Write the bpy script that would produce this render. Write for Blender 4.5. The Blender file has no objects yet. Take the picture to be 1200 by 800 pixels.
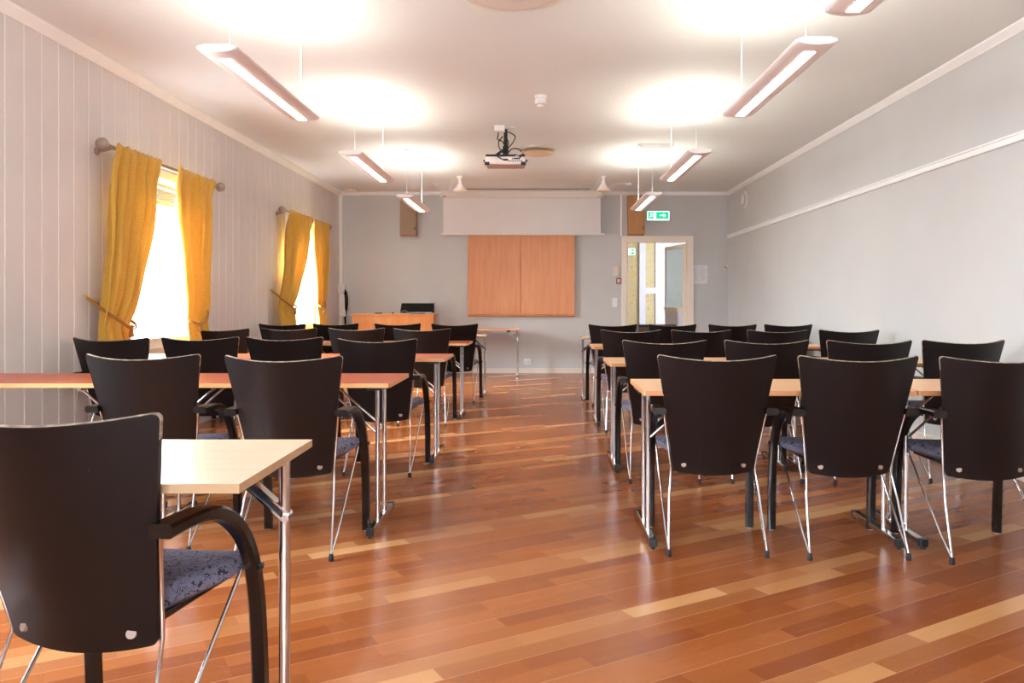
import bpy, bmesh, math, random
from mathutils import Vector, Matrix
R = math.radians
random.seed(7)
sc = bpy.context.scene
col = sc.collection
F = 933.0                       # focal length in pixels of a 1200 wide frame
CAMH = 1.14                     # eye height

# ------------------------------------------------------------------ node helpers
class NB:
    def __init__(s, name):
        s.m = bpy.data.materials.new(name); s.m.use_nodes = True
        s.nt = s.m.node_tree; s.b = s.nt.nodes['Principled BSDF']; s.out = s.nt.nodes['Material Output']
    def n(s, t, **k):
        x = s.nt.nodes.new(t)
        for a, v in k.items(): setattr(x, a, v)
        return x
    def lk(s, a, b): s.nt.links.new(a, b)
    def put(s, sock, v):
        if hasattr(v, 'links') or isinstance(v, bpy.types.NodeSocket): s.lk(v, sock)
        else: sock.default_value = v
    def math(s, op, a, b=0.0, c=0.0):
        x = s.n('ShaderNodeMath', operation=op)
        for i, v in enumerate((a, b, c)): s.put(x.inputs[i], v)
        return x.outputs[0]
    def coord(s, k='Object'): return s.n('ShaderNodeTexCoord').outputs[k]
    def mapping(s, vec, scale=(1,1,1), rot=(0,0,0), loc=(0,0,0)):
        x = s.n('ShaderNodeMapping'); s.lk(vec, x.inputs[0])
        x.inputs['Scale'].default_value = scale; x.inputs['Rotation'].default_value = rot; x.inputs['Location'].default_value = loc
        return x.outputs[0]
    def noise(s, vec, scale, detail=3, rough=.5, dist=0.0):
        x = s.n('ShaderNodeTexNoise'); s.lk(vec, x.inputs['Vector'])
        x.inputs['Scale'].default_value = scale; x.inputs['Detail'].default_value = detail
        x.inputs['Roughness'].default_value = rough; x.inputs['Distortion'].default_value = dist
        return x.outputs['Fac']
    def ramp(s, fac, stops, interp='LINEAR'):
        x = s.n('ShaderNodeValToRGB'); s.put(x.inputs[0], fac); cr = x.color_ramp; cr.interpolation = interp
        while len(cr.elements) < len(stops): cr.elements.new(.5)
        for e, (p, c) in zip(cr.elements, stops): e.position = p; e.color = (*c, 1) if len(c) == 3 else c
        return x.outputs[0]
    def mix(s, fac, a, b, mode='MIX'):
        x = s.n('ShaderNodeMix', data_type='RGBA', blend_type=mode)
        s.put(x.inputs[0], fac)
        s.put(x.inputs[6], (*a, 1) if isinstance(a, tuple) and len(a) == 3 else a)
        s.put(x.inputs[7], (*b, 1) if isinstance(b, tuple) and len(b) == 3 else b)
        return x.outputs[2]
    def bump(s, h, strength=.2, dist=.01):
        x = s.n('ShaderNodeBump'); x.inputs['Strength'].default_value = strength; x.inputs['Distance'].default_value = dist
        s.put(x.inputs['Height'], h); s.lk(x.outputs[0], s.b.inputs['Normal'])

def lin(r, g, b):
    f = lambda c: ((c/255+.055)/1.055)**2.4 if c > 10 else c/255/12.92
    return (f(r), f(g), f(b))

def plain(name, rgb, rough=.5, metal=0.0, var=.06, vscale=6, coat=0.0, bump=0.0, bscale=200, spec=.5):
    k = NB(name); c = lin(*rgb)
    nz = k.noise(k.coord(), vscale, 4)
    lo = tuple(x*(1-var) for x in c); hi = tuple(min(1, x*(1+var)) for x in c)
    k.lk(k.ramp(nz, [(.3, lo), (.7, hi)]), k.b.inputs['Base Color'])
    k.b.inputs['Roughness'].default_value = rough; k.b.inputs['Metallic'].default_value = metal
    k.b.inputs['Coat Weight'].default_value = coat; k.b.inputs['Specular IOR Level'].default_value = spec
    if bump: k.bump(k.noise(k.coord(), bscale, 2), bump, .002)
    return k.m

def wood(name, c1, c2, axis='x', rough=.35, scale=14, coat=0.0, stretch=12):
    k = NB(name); s_ = [scale]*3; s_['xyz'.index(axis)] = scale/stretch
    v = k.mapping(k.coord(), tuple(s_))
    nz = k.noise(v, 1.6, 5, .6, .6)
    k.lk(k.ramp(nz, [(.3, lin(*c1)), (.7, lin(*c2))]), k.b.inputs['Base Color'])
    k.b.inputs['Roughness'].default_value = rough; k.b.inputs['Coat Weight'].default_value = coat
    return k.m

def emit(name, rgb, strength):
    k = NB(name); e = k.n('ShaderNodeEmission'); e.inputs[0].default_value = (*lin(*rgb), 1); e.inputs[1].default_value = strength
    k.lk(e.outputs[0], k.out.inputs[0]); return k.m

# ------------------------------------------------------------------ materials
M = {}
M['chrome'] = plain('chrome', (215,212,210), .12, 1.0, .03)
M['alu'] = plain('brushed_aluminium', (170,170,172), .3, 1.0, .05)
M['cap_metal'] = plain('rose_cap_metal', (150,124,112), .5, .2, .03)
M['speaker_pink'] = plain('rose_underside', (196,168,156), .5)
M['blind_grey'] = plain('grey_blind', (112,114,112), .5)
M['matt_black'] = plain('matt_black_screen', (12,14,14), .65, spec=.2)
M['rubber'] = plain('black_rubber', (22,22,24), .6)
M['black_plastic'] = plain('black_plastic', (24,25,28), .35)
M['white_plastic'] = plain('white_plastic', (232,230,226), .4, var=.02)
M['cream_plastic'] = plain('cream_plastic', (226,214,198), .45, var=.02)
M['white_paint'] = plain('white_paint', (244,243,240), .4, var=.02)
M['door_paint'] = plain('cream_door_paint', (240,226,208), .4, var=.02)
M['lamp_white'] = plain('lamp_enamel', (238,228,224), .35, var=.02)
M['lamp_body'] = plain('lamp_rose_grey', (238,226,222), .4, var=.03)
M['ceiling'] = plain('ceiling_paint', (231,234,232), .8, var=.015, vscale=1.2)
M['wall'] = plain('grey_wall_paint', (200,199,196), .75, var=.025, vscale=1.5, bump=.05, bscale=90)
M['wall_back'] = plain('blue_grey_wall_paint', (198,196,193), .75, var=.03, vscale=1.8, bump=.05, bscale=90)
M['panel'] = plain('panel_board_paint', (213,206,203), .45, var=.03, vscale=3)
M['panel_line'] = plain('panel_groove_highlight', (246,244,244), .4, var=.02)  # whiter than the boards, painting in the light their chamfers catch
M['red_top'] = plain('red_linoleum', (186,78,36), .28, var=.05, vscale=9)
M['beech_edge'] = wood('beech_edging', (206,146,90), (218,160,102), 'x')
M['beech_top'] = wood('beech_laminate', (222,170,122), (234,186,140), 'x', .3)
M['beech_side'] = wood('beech_edging_dark', (196,132,82), (212,148,98), 'x')
M['maple_top'] = wood('pale_maple_laminate', (212,184,154), (222,196,168), 'x', .32)
M['maple_side'] = wood('pale_maple_edging', (184,148,112), (194,158,122), 'x')
M['cabinet_wood'] = wood('cabinet_veneer', (212,132,62), (226,150,80), 'z', .4)
M['board_wood'] = wood('cherry_veneer', (202,122,62), (218,142,80), 'z', .35, scale=10)
M['brown_box'] = wood('walnut_veneer', (64,36,28), (78,46,36), 'x', .4)
M['speaker_l'] = plain('taupe_speaker_cloth', (158,134,110), .8, var=.05, bump=.2, bscale=400)
M['speaker_r'] = wood('oak_speaker_veneer', (172,120,66), (190,136,80), 'z', .5)
M['speaker_foot'] = plain('copper_trim', (176,110,76), .4)
M['screen'] = plain('projection_cloth', (226,220,216), .8, var=.01)
M['screen_case'] = plain('screen_case_enamel', (226,216,204), .5, var=.02)
M['red_plastic'] = plain('alarm_red_plastic', (150,34,44), .4)
M['paper'] = plain('notice_paper', (226,222,226), .7, var=.02)
M['ink'] = plain('grey_print', (176,172,180), .7)
M['rod_wood'] = plain('taupe_curtain_pole', (150,130,114), .4)
M['cord'] = plain('ochre_cord', (158,106,44), .7)
M['brass'] = plain('brass', (190,150,80), .3, 1.0)
M['glow_up'] = emit('lamp_uplight', (250,246,233), 13.5)
M['glow_down'] = emit('lamp_downlight', (255,248,238), 7)
M['green_sign'] = emit('exit_green_glow', (30,180,130), .75)
M['white_sign'] = emit('exit_white_glow', (225,255,242), 1.2)
M['disc'] = plain('ochre_vent_disc', (228,204,170), .6, var=.03)
M['lilac'] = plain('hall_lilac_paint', (222,221,234), .6, var=.02)
M['hall_floor'] = plain('hall_floor', (150,110,80), .5)
M['outside'] = plain('outside_ground', (210,214,218), .9)

# black stained plywood
k = NB('black_stained_plywood')
v = k.mapping(k.coord(), (30, 30, 3)); g = k.noise(v, 1.5, 5, .6, .8)
base = k.ramp(g, [(.25, lin(11,8,9)), (.75, lin(20,13,14))])
sm = k.noise(k.coord(), 60, 2); nick = k.math('GREATER_THAN', sm, .80)
k.lk(k.mix(k.math('MULTIPLY', nick, .5), base, lin(120,104,92)), k.b.inputs['Base Color'])
k.b.inputs['Roughness'].default_value = .38; k.b.inputs['Specular IOR Level'].default_value = .38
M['black_ply'] = k.m
k = NB('worn_plywood_edge')
nz = k.noise(k.coord(), 45, 3)
k.lk(k.ramp(nz, [(.35, lin(92,78,68)), (.55, lin(142,124,106)), (.7, lin(190,172,148))]), k.b.inputs['Base Color'])
k.b.inputs['Roughness'].default_value = .45
M['ply_edge'] = k.m
M['black_lacquer'] = plain('black_lacquered_wood', (13,11,11), .25, var=.1)
# seat fabric with squiggles
k = NB('squiggle_fabric')
v = k.coord()
n1 = k.noise(v, 50, 0, .4, 1.2)
band = k.math('LESS_THAN', k.math('ABSOLUTE', k.math('SUBTRACT', n1, .5)), .045)
n2 = k.noise(v, 70, 1, .5, 0)
msk = k.math('MULTIPLY', band, k.math('GREATER_THAN', n2, .45))
wv = k.noise(v, 500, 1)
ground = k.ramp(wv, [(.35, lin(98,94,114)), (.65, lin(122,118,138))])
k.lk(k.mix(msk, ground, lin(30,28,38)), k.b.inputs['Base Color'])
k.b.inputs['Roughness'].default_value = .9; k.bump(wv, .3, .002)
M['fabric'] = k.m
# curtain cloth
k = NB('mustard_curtain_cloth')
v = k.mapping(k.coord(), (110, 110, 80)); ck = k.n('ShaderNodeTexVoronoi'); k.lk(v, ck.inputs['Vector']); ck.inputs['Scale'].default_value = 1
c = k.ramp(ck.outputs['Distance'], [(.1, lin(220,173,66)), (.8, lin(205,157,54))])
k.lk(c, k.b.inputs['Base Color']); k.b.inputs['Roughness'].default_value = .75
k.b.inputs['Sheen Weight'].default_value = .2
tr = k.n('ShaderNodeBsdfTranslucent'); tr.inputs[0].default_value = (*lin(236,200,120), 1)
mx = k.n('ShaderNodeMixShader'); mx.inputs[0].default_value = .12
k.lk(k.b.outputs[0], mx.inputs[1]); k.lk(tr.outputs[0], mx.inputs[2]); k.lk(mx.outputs[0], k.out.inputs[0])
M['curtain'] = k.m
# window glass (lets daylight through, mirrors a little)
k = NB('window_glass')
t = k.n('ShaderNodeBsdfTransparent'); gl = k.n('ShaderNodeBsdfGlossy'); gl.inputs['Roughness'].default_value = .03
mx = k.n('ShaderNodeMixShader'); mx.inputs[0].default_value = .06
k.lk(t.outputs[0], mx.inputs[1]); k.lk(gl.outputs[0], mx.inputs[2]); k.lk(mx.outputs[0], k.out.inputs[0])
M['glass'] = k.m
# hall wallpaper and door glass pattern
k = NB('yellow_leaf_wallpaper')
nz = k.noise(k.coord(), 16, 3, .6, 2.5)
k.lk(k.ramp(nz, [(.38, lin(214,186,112)), (.47, lin(178,184,176)), (.53, lin(216,192,130)), (.64, lin(200,156,66))]), k.b.inputs['Base Color'])
M['wallpaper'] = k.m
k = NB('speckled_patterned_glass')
nz = k.noise(k.mapping(k.coord(), (1,1,.5)), 30, 4, .7, 1.0)
k.lk(k.ramp(nz, [(.36, lin(180,206,212)), (.5, lin(214,222,222)), (.6, lin(226,210,190)), (.7, lin(236,236,232))]), k.b.inputs['Base Color'])
k.b.inputs['Roughness'].default_value = .2
tr = k.n('ShaderNodeBsdfTranslucent'); k.lk(k.b.inputs['Base Color'].links[0].from_socket, tr.inputs[0])
mx = k.n('ShaderNodeMixShader'); mx.inputs[0].default_value = .6
k.lk(k.b.outputs[0], mx.inputs[1]); k.lk(tr.outputs[0], mx.inputs[2]); k.lk(mx.outputs[0], k.out.inputs[0])
M['pattern_glass'] = k.m

# parquet floor: two-strip boards laid at 30 degrees
k = NB('merbau_parquet')
v = k.mapping(k.coord(), rot=(0, 0, R(-30.5)))
sp = k.n('ShaderNodeSeparateXYZ'); k.lk(v, sp.inputs[0]); u, w = sp.outputs[0], sp.outputs[1]
BW = .1675
def wn(x, y, seed):
    c = k.n('ShaderNodeCombineXYZ'); k.put(c.inputs[0], x); k.put(c.inputs[1], y); c.inputs[2].default_value = seed
    z = k.n('ShaderNodeTexWhiteNoise'); k.lk(c.outputs[0], z.inputs['Vector']); return z.outputs['Value']
w = k.math('SUBTRACT', w, 1.55-BW*40); bw = k.math('DIVIDE', w, BW); brow = k.math('FLOOR', bw); bf = k.math('FRACT', bw)
sw = k.math('DIVIDE', w, BW/2); srow = k.math('FLOOR', sw); sf = k.math('FRACT', sw)
off = k.math('MULTIPLY', wn(srow, 0.0, 3.3), 5.0)
su = k.math('ADD', k.math('DIVIDE', u, .46), off); sidx = k.math('FLOOR', su); suf = k.math('FRACT', su)
rb = wn(brow, 0.0, 11.7); rs = wn(sidx, srow, 5.1); rs2 = wn(sidx, srow, 9.4)
redc = k.ramp(rs, [(0, lin(130,67,30)), (.4, lin(140,75,33)), (.75, lin(148,82,37)), (.95, lin(157,91,45)), (.99, lin(172,114,68))])
palec = k.ramp(rs2, [(0, lin(146,86,45)), (.35, lin(158,98,54)), (.6, lin(172,114,66)), (.8, lin(196,144,94)), (1, lin(148,86,45))])
ispale = k.math('LESS_THAN', k.math('MODULO', k.math('ADD', brow, 200.5), 4.0), 1.0)
gr = k.noise(k.mapping(v, (3, 45, 1)), 1.3, 5, .6, .4)
grd = k.noise(k.mapping(v, (1.4, 16, 1)), 1.0, 3, .6, 1.0)
cc = k.mix(ispale, redc, palec)
cc = k.mix(k.math('MULTIPLY', k.ramp(gr, [(.35, (0,0,0)), (.75, (1,1,1))]), .09), cc, lin(110,56,30))
cc = k.mix(k.math('MULTIPLY', k.ramp(grd, [(.5, (0,0,0)), (.8, (1,1,1))]), .12), cc, lin(196,124,70))
e1 = k.math('LESS_THAN', k.math('ABSOLUTE', k.math('SUBTRACT', bf, .5)), .4935)
seam = k.math('SUBTRACT', 1.0, e1)
e2 = k.math('GREATER_THAN', k.math('ABSOLUTE', k.math('SUBTRACT', sf, .5)), .492)
e3 = k.math('GREATER_THAN', k.math('ABSOLUTE', k.math('SUBTRACT', suf, .5)), .498)
cc = k.mix(k.math('MULTIPLY', k.math('MAXIMUM', e2, e3), .12), cc, lin(100,50,30))
cc = k.mix(k.math('MULTIPLY', seam, .55), cc, lin(216,160,120))
# worn scratches
scr = k.noise(k.mapping(k.coord(), (2.2, 9, 1), (0,0,R(35))), 3, 2, .5, 2.0)
s1 = k.math('LESS_THAN', k.math('ABSOLUTE', k.math('SUBTRACT', scr, .5)), .0016)
scr2 = k.noise(k.coord(), 2.0, 2); s1 = k.math('MULTIPLY', s1, k.math('GREATER_THAN', scr2, .5))
cc = k.mix(k.math('MULTIPLY', s1, .3), cc, lin(216,170,140))
k.lk(cc, k.b.inputs['Base Color'])
rr = k.noise(k.coord(), 5, 4)
k.lk(k.math('ADD', k.math('MULTIPLY', rr, .10), .20), k.b.inputs['Roughness'])
k.b.inputs['Specular IOR Level'].default_value = .5
M['floor'] = k.m

# ------------------------------------------------------------------ mesh helpers
def obj(name, bm, mats, parent=None, smooth=False, loc=None, auto=None):
    me = bpy.data.meshes.new(name); bmesh.ops.recalc_face_normals(bm, faces=bm.faces) if auto is None else None
    bm.to_mesh(me); bm.free()
    for m in (mats if isinstance(mats, (list, tuple)) else [mats]): me.materials.append(M[m] if isinstance(m, str) else m)
    if smooth:
        for p in me.polygons: p.use_smooth = True
        try: me.set_sharp_from_angle(angle=R(38))
        except Exception: pass
    o = bpy.data.objects.new(name, me); col.objects.link(o)
    if parent: o.parent = parent
    if loc is not None: o.location = loc
    return o

def box(bm, x0, x1, y0, y1, z0, z1, mi=0, bev=0.0):
    r = bmesh.ops.create_cube(bm, size=1)
    vs = r['verts']
    bmesh.ops.scale(bm, vec=(x1-x0, y1-y0, z1-z0), verts=vs)
    bmesh.ops.translate(bm, vec=((x0+x1)/2, (y0+y1)/2, (z0+z1)/2), verts=vs)
    fs = {f for v_ in vs for f in v_.link_faces}
    for f in fs: f.material_index = mi
    if bev:
        es = list({e for f in fs for e in f.edges})
        bmesh.ops.bevel(bm, geom=es, offset=bev, segments=2, affect='EDGES', profile=.5)
    return bm
def bx(*a, **k): return box(bmesh.new(), *a, **k)

def tube(bm, pts, r, n=10, mi=0, cap=True, smooth_pts=0, squash=None):
    pts = [Vector(p) for p in pts]
    if smooth_pts: pts = catmull(pts, smooth_pts)
    rad = r if isinstance(r, (list, tuple)) else [r]*len(pts)
    if len(rad) != len(pts):
        rad = [rad[min(len(rad)-1, int(i*(len(rad)-1)/(len(pts)-1)+.5))] for i in range(len(pts))]
    rings = []; up = None
    for i, p in enumerate(pts):
        d = (pts[min(i+1, len(pts)-1)] - pts[max(i-1, 0)]).normalized()
        if up is None:
            up = Vector((0,0,1)) if abs(d.z) < .9 else Vector((1,0,0))
        a = d.cross(up).normalized(); b = a.cross(d).normalized(); up = b
        rings.append([bm.verts.new(p + (a*math.cos(2*math.pi*j/n) + b*math.sin(2*math.pi*j/n))*rad[i]) for j in range(n)])
    for i in range(len(rings)-1):
        for j in range(n):
            f = bm.faces.new((rings[i][j], rings[i][(j+1)%n], rings[i+1][(j+1)%n], rings[i+1][j])); f.material_index = mi
    if cap:
        f = bm.faces.new(rings[0][::-1]); f.material_index = mi
        f = bm.faces.new(rings[-1]); f.material_index = mi
    return bm
def tb(*a, **k): return tube(bmesh.new(), *a, **k)

def catmull(p, n):
    out = []
    q = [p[0]*2-p[1]] + p + [p[-1]*2-p[-2]]
    for i in range(1, len(q)-2):
        for t in range(n):
            t /= n
            out.append(.5*((2*q[i]) + (q[i+1]-q[i-1])*t + (2*q[i-1]-5*q[i]+4*q[i+1]-q[i+2])*t*t + (-q[i-1]+3*q[i]-3*q[i+1]+q[i+2])*t**3))
    out.append(p[-1]); return out

def lathe(bm, prof, c=(0,0,0), n=24, mi=0, axis='z'):
    """prof: list of (radius, height) along the axis"""
    rings = []
    for r, h in prof:
        ring = []
        for j in range(n):
            a = 2*math.pi*j/n; x, y = r*math.cos(a), r*math.sin(a)
            p = {'z': (x, y, h), 'y': (x, h, y), 'x': (h, x, y)}[axis]
            ring.append(bm.verts.new(Vector(p)+Vector(c)))
        rings.append(ring)
    for i in range(len(rings)-1):
        for j in range(n):
            f = bm.faces.new((rings[i][j], rings[i][(j+1)%n], rings[i+1][(j+1)%n], rings[i+1][j])); f.material_index = mi
    f = bm.faces.new(rings[0][::-1]); f.material_index = mi
    f = bm.faces.new(rings[-1]); f.material_index = mi
    return bm

def sweep_rect(bm, stations, mi=0):
    """stations: list of 4-point quads (loops); closed ends"""
    rings = [[bm.verts.new(p) for p in s_] for s_ in stations]
    m = len(rings[0])
    for i in range(len(rings)-1):
        for j in range(m):
            f = bm.faces.new((rings[i][j], rings[i][(j+1)%m], rings[i+1][(j+1)%m], rings[i+1][j])); f.material_index = mi
    bm.faces.new(rings[0][::-1]).material_index = mi; bm.faces.new(rings[-1]).material_index = mi
    return bm

def tag(o, label=None, cat=None, group=None, kind=None):
    if label: o['label'] = label
    if cat: o['category'] = cat
    if group: o['group'] = group
    if kind: o['kind'] = kind
    return o
def empty(name, loc=(0,0,0), rz=0.0, **k):
    o = bpy.data.objects.new(name, None); col.objects.link(o); o.location = loc; o.rotation_euler = (0,0,rz); o.empty_display_size = .1
    return tag(o, **k)
def struct(name, bm, m, parent=None, **k):
    o = obj(name, bm, m, parent, **k)
    if parent is None: o['kind'] = 'structure'
    return o
def copy_tree(o, parent=None):
    c = o.copy(); col.objects.link(c)
    if parent: c.parent = parent
    for ch in list(o.children): copy_tree(ch, c)
    return c

# ------------------------------------------------------------------ room dimensions
XL, XR, YB, YR, H = -3.197, 3.13, 12.97, -2.4, 2.947
T = .3
WINS = [(2.2, 3.4), (6.2, 7.4), (10.22, 11.42)]; WZ0, WZ1 = .83, 2.2  # first opening is unseen, evenly spaced, added so daylight reaches the near rows

struct('floor', bx(XL-T, XR+.15, YR-.15, YB+.12, -.1, 0), 'floor')
struct('ceiling', bx(XL-T, XR+.15, YR-.15, YB+.12, H, H+.15), 'ceiling')
struct('wall_right', bx(XR, XR+.15, YR-.15, YB+.12, 0, H), 'wall')
bm = bmesh.new(); RW0, RW1 = -2.3, 2.3
box(bm, XL-T, RW0, YR-.15, YR, 0, H); box(bm, RW1, XR+.15, YR-.15, YR, 0, H); box(bm, RW0, RW1, YR-.15, YR, 0, .85); box(bm, RW0, RW1, YR-.15, YR, 2.3, H)
struct('wall_rear', bm, 'wall')
bm = bmesh.new()
for x_ in (RW0, -.8, .74, RW1-.06): box(bm, x_, x_+.06, YR-.1, YR-.05, .85, 2.3)
box(bm, RW0, RW1, YR-.1, YR-.05, .85, .91); box(bm, RW0, RW1, YR-.1, YR-.05, 2.24, 2.3)
struct('window_4', bm, 'white_paint')  # unseen window added behind the camera to brighten the room from the rear
obj('pane', bx(RW0+.06, RW1-.06, YR-.078, YR-.072, .91, 2.24), 'glass', bpy.data.objects['window_4'])
# left wall: masonry with window openings, clad in painted boards with joints whitened like lit chamfers
bm = bmesh.new()
ys = [YR-.15] + [q for w_ in WINS for q in w_] + [YB+.12]
for i in range(0, len(ys), 2): box(bm, XL-T, XL-.012, ys[i], ys[i+1], 0, H)
for (a, b) in WINS:
    box(bm, XL-T, XL-.012, a, b, 0, WZ0); box(bm, XL-T, XL-.012, a, b, WZ1, H)
pitch, joint = .180, .012
y = 4.80 - 40*pitch
while y < YB:
    y0, y1 = max(y, YR), min(y+pitch-joint, YB); j1 = min(y+pitch, YB)
    if y1 > y0:
        def piece(a, b, x, mi):
            cuts = [(0, H)]
            segs = []; cur = a
            for (p, q) in WINS:
                if b <= p or a >= q: continue
                if a < p: segs.append((a, p, [(0, H)]))
                segs.append((max(a, p), min(b, q), [(0, WZ0), (WZ1, H)])); cur = min(b, q)
            if cur < b: segs.append((cur, b, [(0, H)]))
            for (s0, s1, zs) in segs:
                if s1-s0 < 1e-5: continue
                for (z0, z1) in zs: box(bm, XL-.012, x, s0, s1, z0, z1, mi)
        piece(y0, y1, XL, 0)
        if j1 > y1: piece(y1, j1, XL-.003, 1)
    y += pitch
struct('wall_left', bm, ['panel', 'panel_line'])
# back wall with doorway
DX0, DX1, DZ = (734.5-628)/71.94, (806.5-628)/71.94, 1.14+72.5/71.94
bm = bmesh.new()
box(bm, XL-T, DX0, YB, YB+.12, 0, H); box(bm, DX1, XR+.15, YB, YB+.12, 0, H); box(bm, DX0, DX1, YB, YB+.12, DZ, H)
struct('wall_back', bm, 'wall_back')
# door casing
bm = bmesh.new(); cw = .085
box(bm, DX0-cw, DX0, YB-.02, YB, 0, DZ+cw, bev=.004); box(bm, DX1, DX1+cw, YB-.02, YB, 0, DZ+cw, bev=.004); box(bm, DX0, DX1, YB-.02, YB, DZ, DZ+cw, bev=.004)
box(bm, DX0-.001, DX0+.018, YB-.01, YB+.12, 0, DZ); box(bm, DX1-.018, DX1+.001, YB-.01, YB+.12, 0, DZ); box(bm, DX0, DX1, YB-.01, YB+.12, DZ-.018, DZ)
struct('trim_1', bm, 'door_paint')
# cornices and baseboards
def cornice(name, pts_fn): return struct(name, pts_fn, 'white_paint')
def prof(a, b, inward, z0, z1, d0, d1):
    bm = bmesh.new(); a, b, n_ = Vector(a), Vector(b), Vector(inward)
    q = lambda p: [p+Vector((0,0,z1)), p+n_*d1+Vector((0,0,z1)), p+n_*d1+Vector((0,0,z1-(z1-z0)*.25)), p+n_*d0*.45+Vector((0,0,z0+.01)), p+n_*d0*.3+Vector((0,0,z0)), p+Vector((0,0,z0))]
    return sweep_rect(bm, [q(a), q(b)])
struct('trim_2', prof((XL,YR,0),(XL,YB,0),(1,0,0), H-.07, H, .035, .05), 'white_paint')
struct('trim_3', prof((XR,YR,0),(XR,YB,0),(-1,0,0), H-.06, H, .03, .045), 'white_paint')
struct('trim_4', prof((XL,YB,0),(XR,YB,0),(0,-1,0), H-.05, H, .03, .04), 'white_paint')
struct('baseboard_left', bx(XL, XL+.018, YR, YB, 0, .09), 'white_paint')
struct('baseboard_right', bx(XR-.018, XR, YR, YB, 0, .09), 'cream_plastic')
struct('baseboard_back_left', bx(XL, DX0-cw, YB-.015, YB, 0, .075), 'cream_plastic')
struct('baseboard_back_right', bx(DX1+cw, XR, YB-.015, YB, 0, .075), 'white_paint')
# picture rail on right wall
bm = bmesh.new()
box(bm, XR-.022, XR, YR, YB, 2.185, 2.235, bev=.004); box(bm, XR-.035, XR, YR, YB, 2.225, 2.24, bev=.003)
struct('trim_5', bm, 'white_paint')
# corner cover strip at back left, full height
bm = bmesh.new(); box(bm, XL, XL+.05, YB-.05, YB, .075, H-.05, bev=.004)
struct('trim_6', bm, 'white_paint')
bm = bmesh.new(); box(bm, (727-628)/71.94, (729-628)/71.94, YB-.015, YB, DZ+cw, H-.05, bev=.003)
struct('trim_7', bm, 'white_paint')

# windows
for i, (a, b) in enumerate(WINS):
    e = empty(f'window_{i+1}', (XL, (a+b)/2, WZ0)); e['kind'] = 'structure'
    hw = (b-a)/2; hh = WZ1-WZ0; gx = -.24
    bm = bmesh.new()                                   # lining and sill
    box(bm, gx, .0, -hw, -hw+.015, 0, hh); box(bm, gx, .0, hw-.015, hw, 0, hh); box(bm, gx, 0, -hw, hw, hh-.015, hh)
    box(bm, 0, .015, -hw-.07, -hw+.005, -.07, hh+.07); box(bm, 0, .015, hw-.005, hw+.07, -.07, hh+.07); box(bm, 0, .015, -hw, hw, hh, hh+.07); box(bm, 0, .015, -hw, hw, -.07, 0)
    obj('lining', bm, 'white_paint', e)
    obj('window_sill', bx(gx, .04, -hw+.012, hw-.012, 0, .022, bev=.004), 'white_paint', e)
    bm = bmesh.new()
    for (p, q) in ((-hw+.015, -.001), (.001, hw-.015)):
        box(bm, gx-.05, gx, p, p+.06, .022, hh-.015); box(bm, gx-.05, gx, q-.06, q, .022, hh-.015)
        box(bm, gx-.05, gx, p+.06, q-.06, .022, .085); box(bm, gx-.05, gx, p+.06, q-.06, hh-.075, hh-.015)
    fr = obj('window_frame', bm, 'white_paint', e)
    for (p, q) in ((-hw+.075, -.061), (.061, hw-.075)):
        obj('pane', bx(gx-.028, gx-.022, p, q, .085, hh-.075), 'glass', fr)
    bm = bmesh.new(); box(bm, gx, gx+.012, .01, .035, .2, .29, bev=.003); tube(bm, [(gx+.012,.022,.27),(gx+.035,.022,.27),(gx+.04,.022,.17)], .007, 8)
    obj('window_handle', bm, 'alu', fr)
    if i > 0:
        bl = empty('venetian_blind', (XL-.11, (a+b)/2, WZ1-.016), label='raised grey venetian blind in the near mustard-curtained window' if i == 1 else 'raised grey venetian blind in the far mustard-curtained window', cat='blind', group='window blinds')
        obj('headrail', bx(-.02, .02, -hw+.05, hw-.1, -.03, 0), 'blind_grey', bl)
        bm = bmesh.new()
        for s_ in range(7): box(bm, -.02, .02, -hw+.05, hw-.1, -.055-s_*.014, -.046-s_*.014)
        obj('slats', bm, 'blind_grey', bl)
        obj('bottom_rail', bx(-.02, .02, -hw+.05, hw-.1, -.185, -.145, bev=.004), 'blind_grey', bl)
        for yy_ in (-hw+.2, hw-.25): obj('ladder_cord', tb([(0,yy_,-.15),(0,yy_,-.03)], .002, 6), 'white_plastic', bl)

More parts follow.
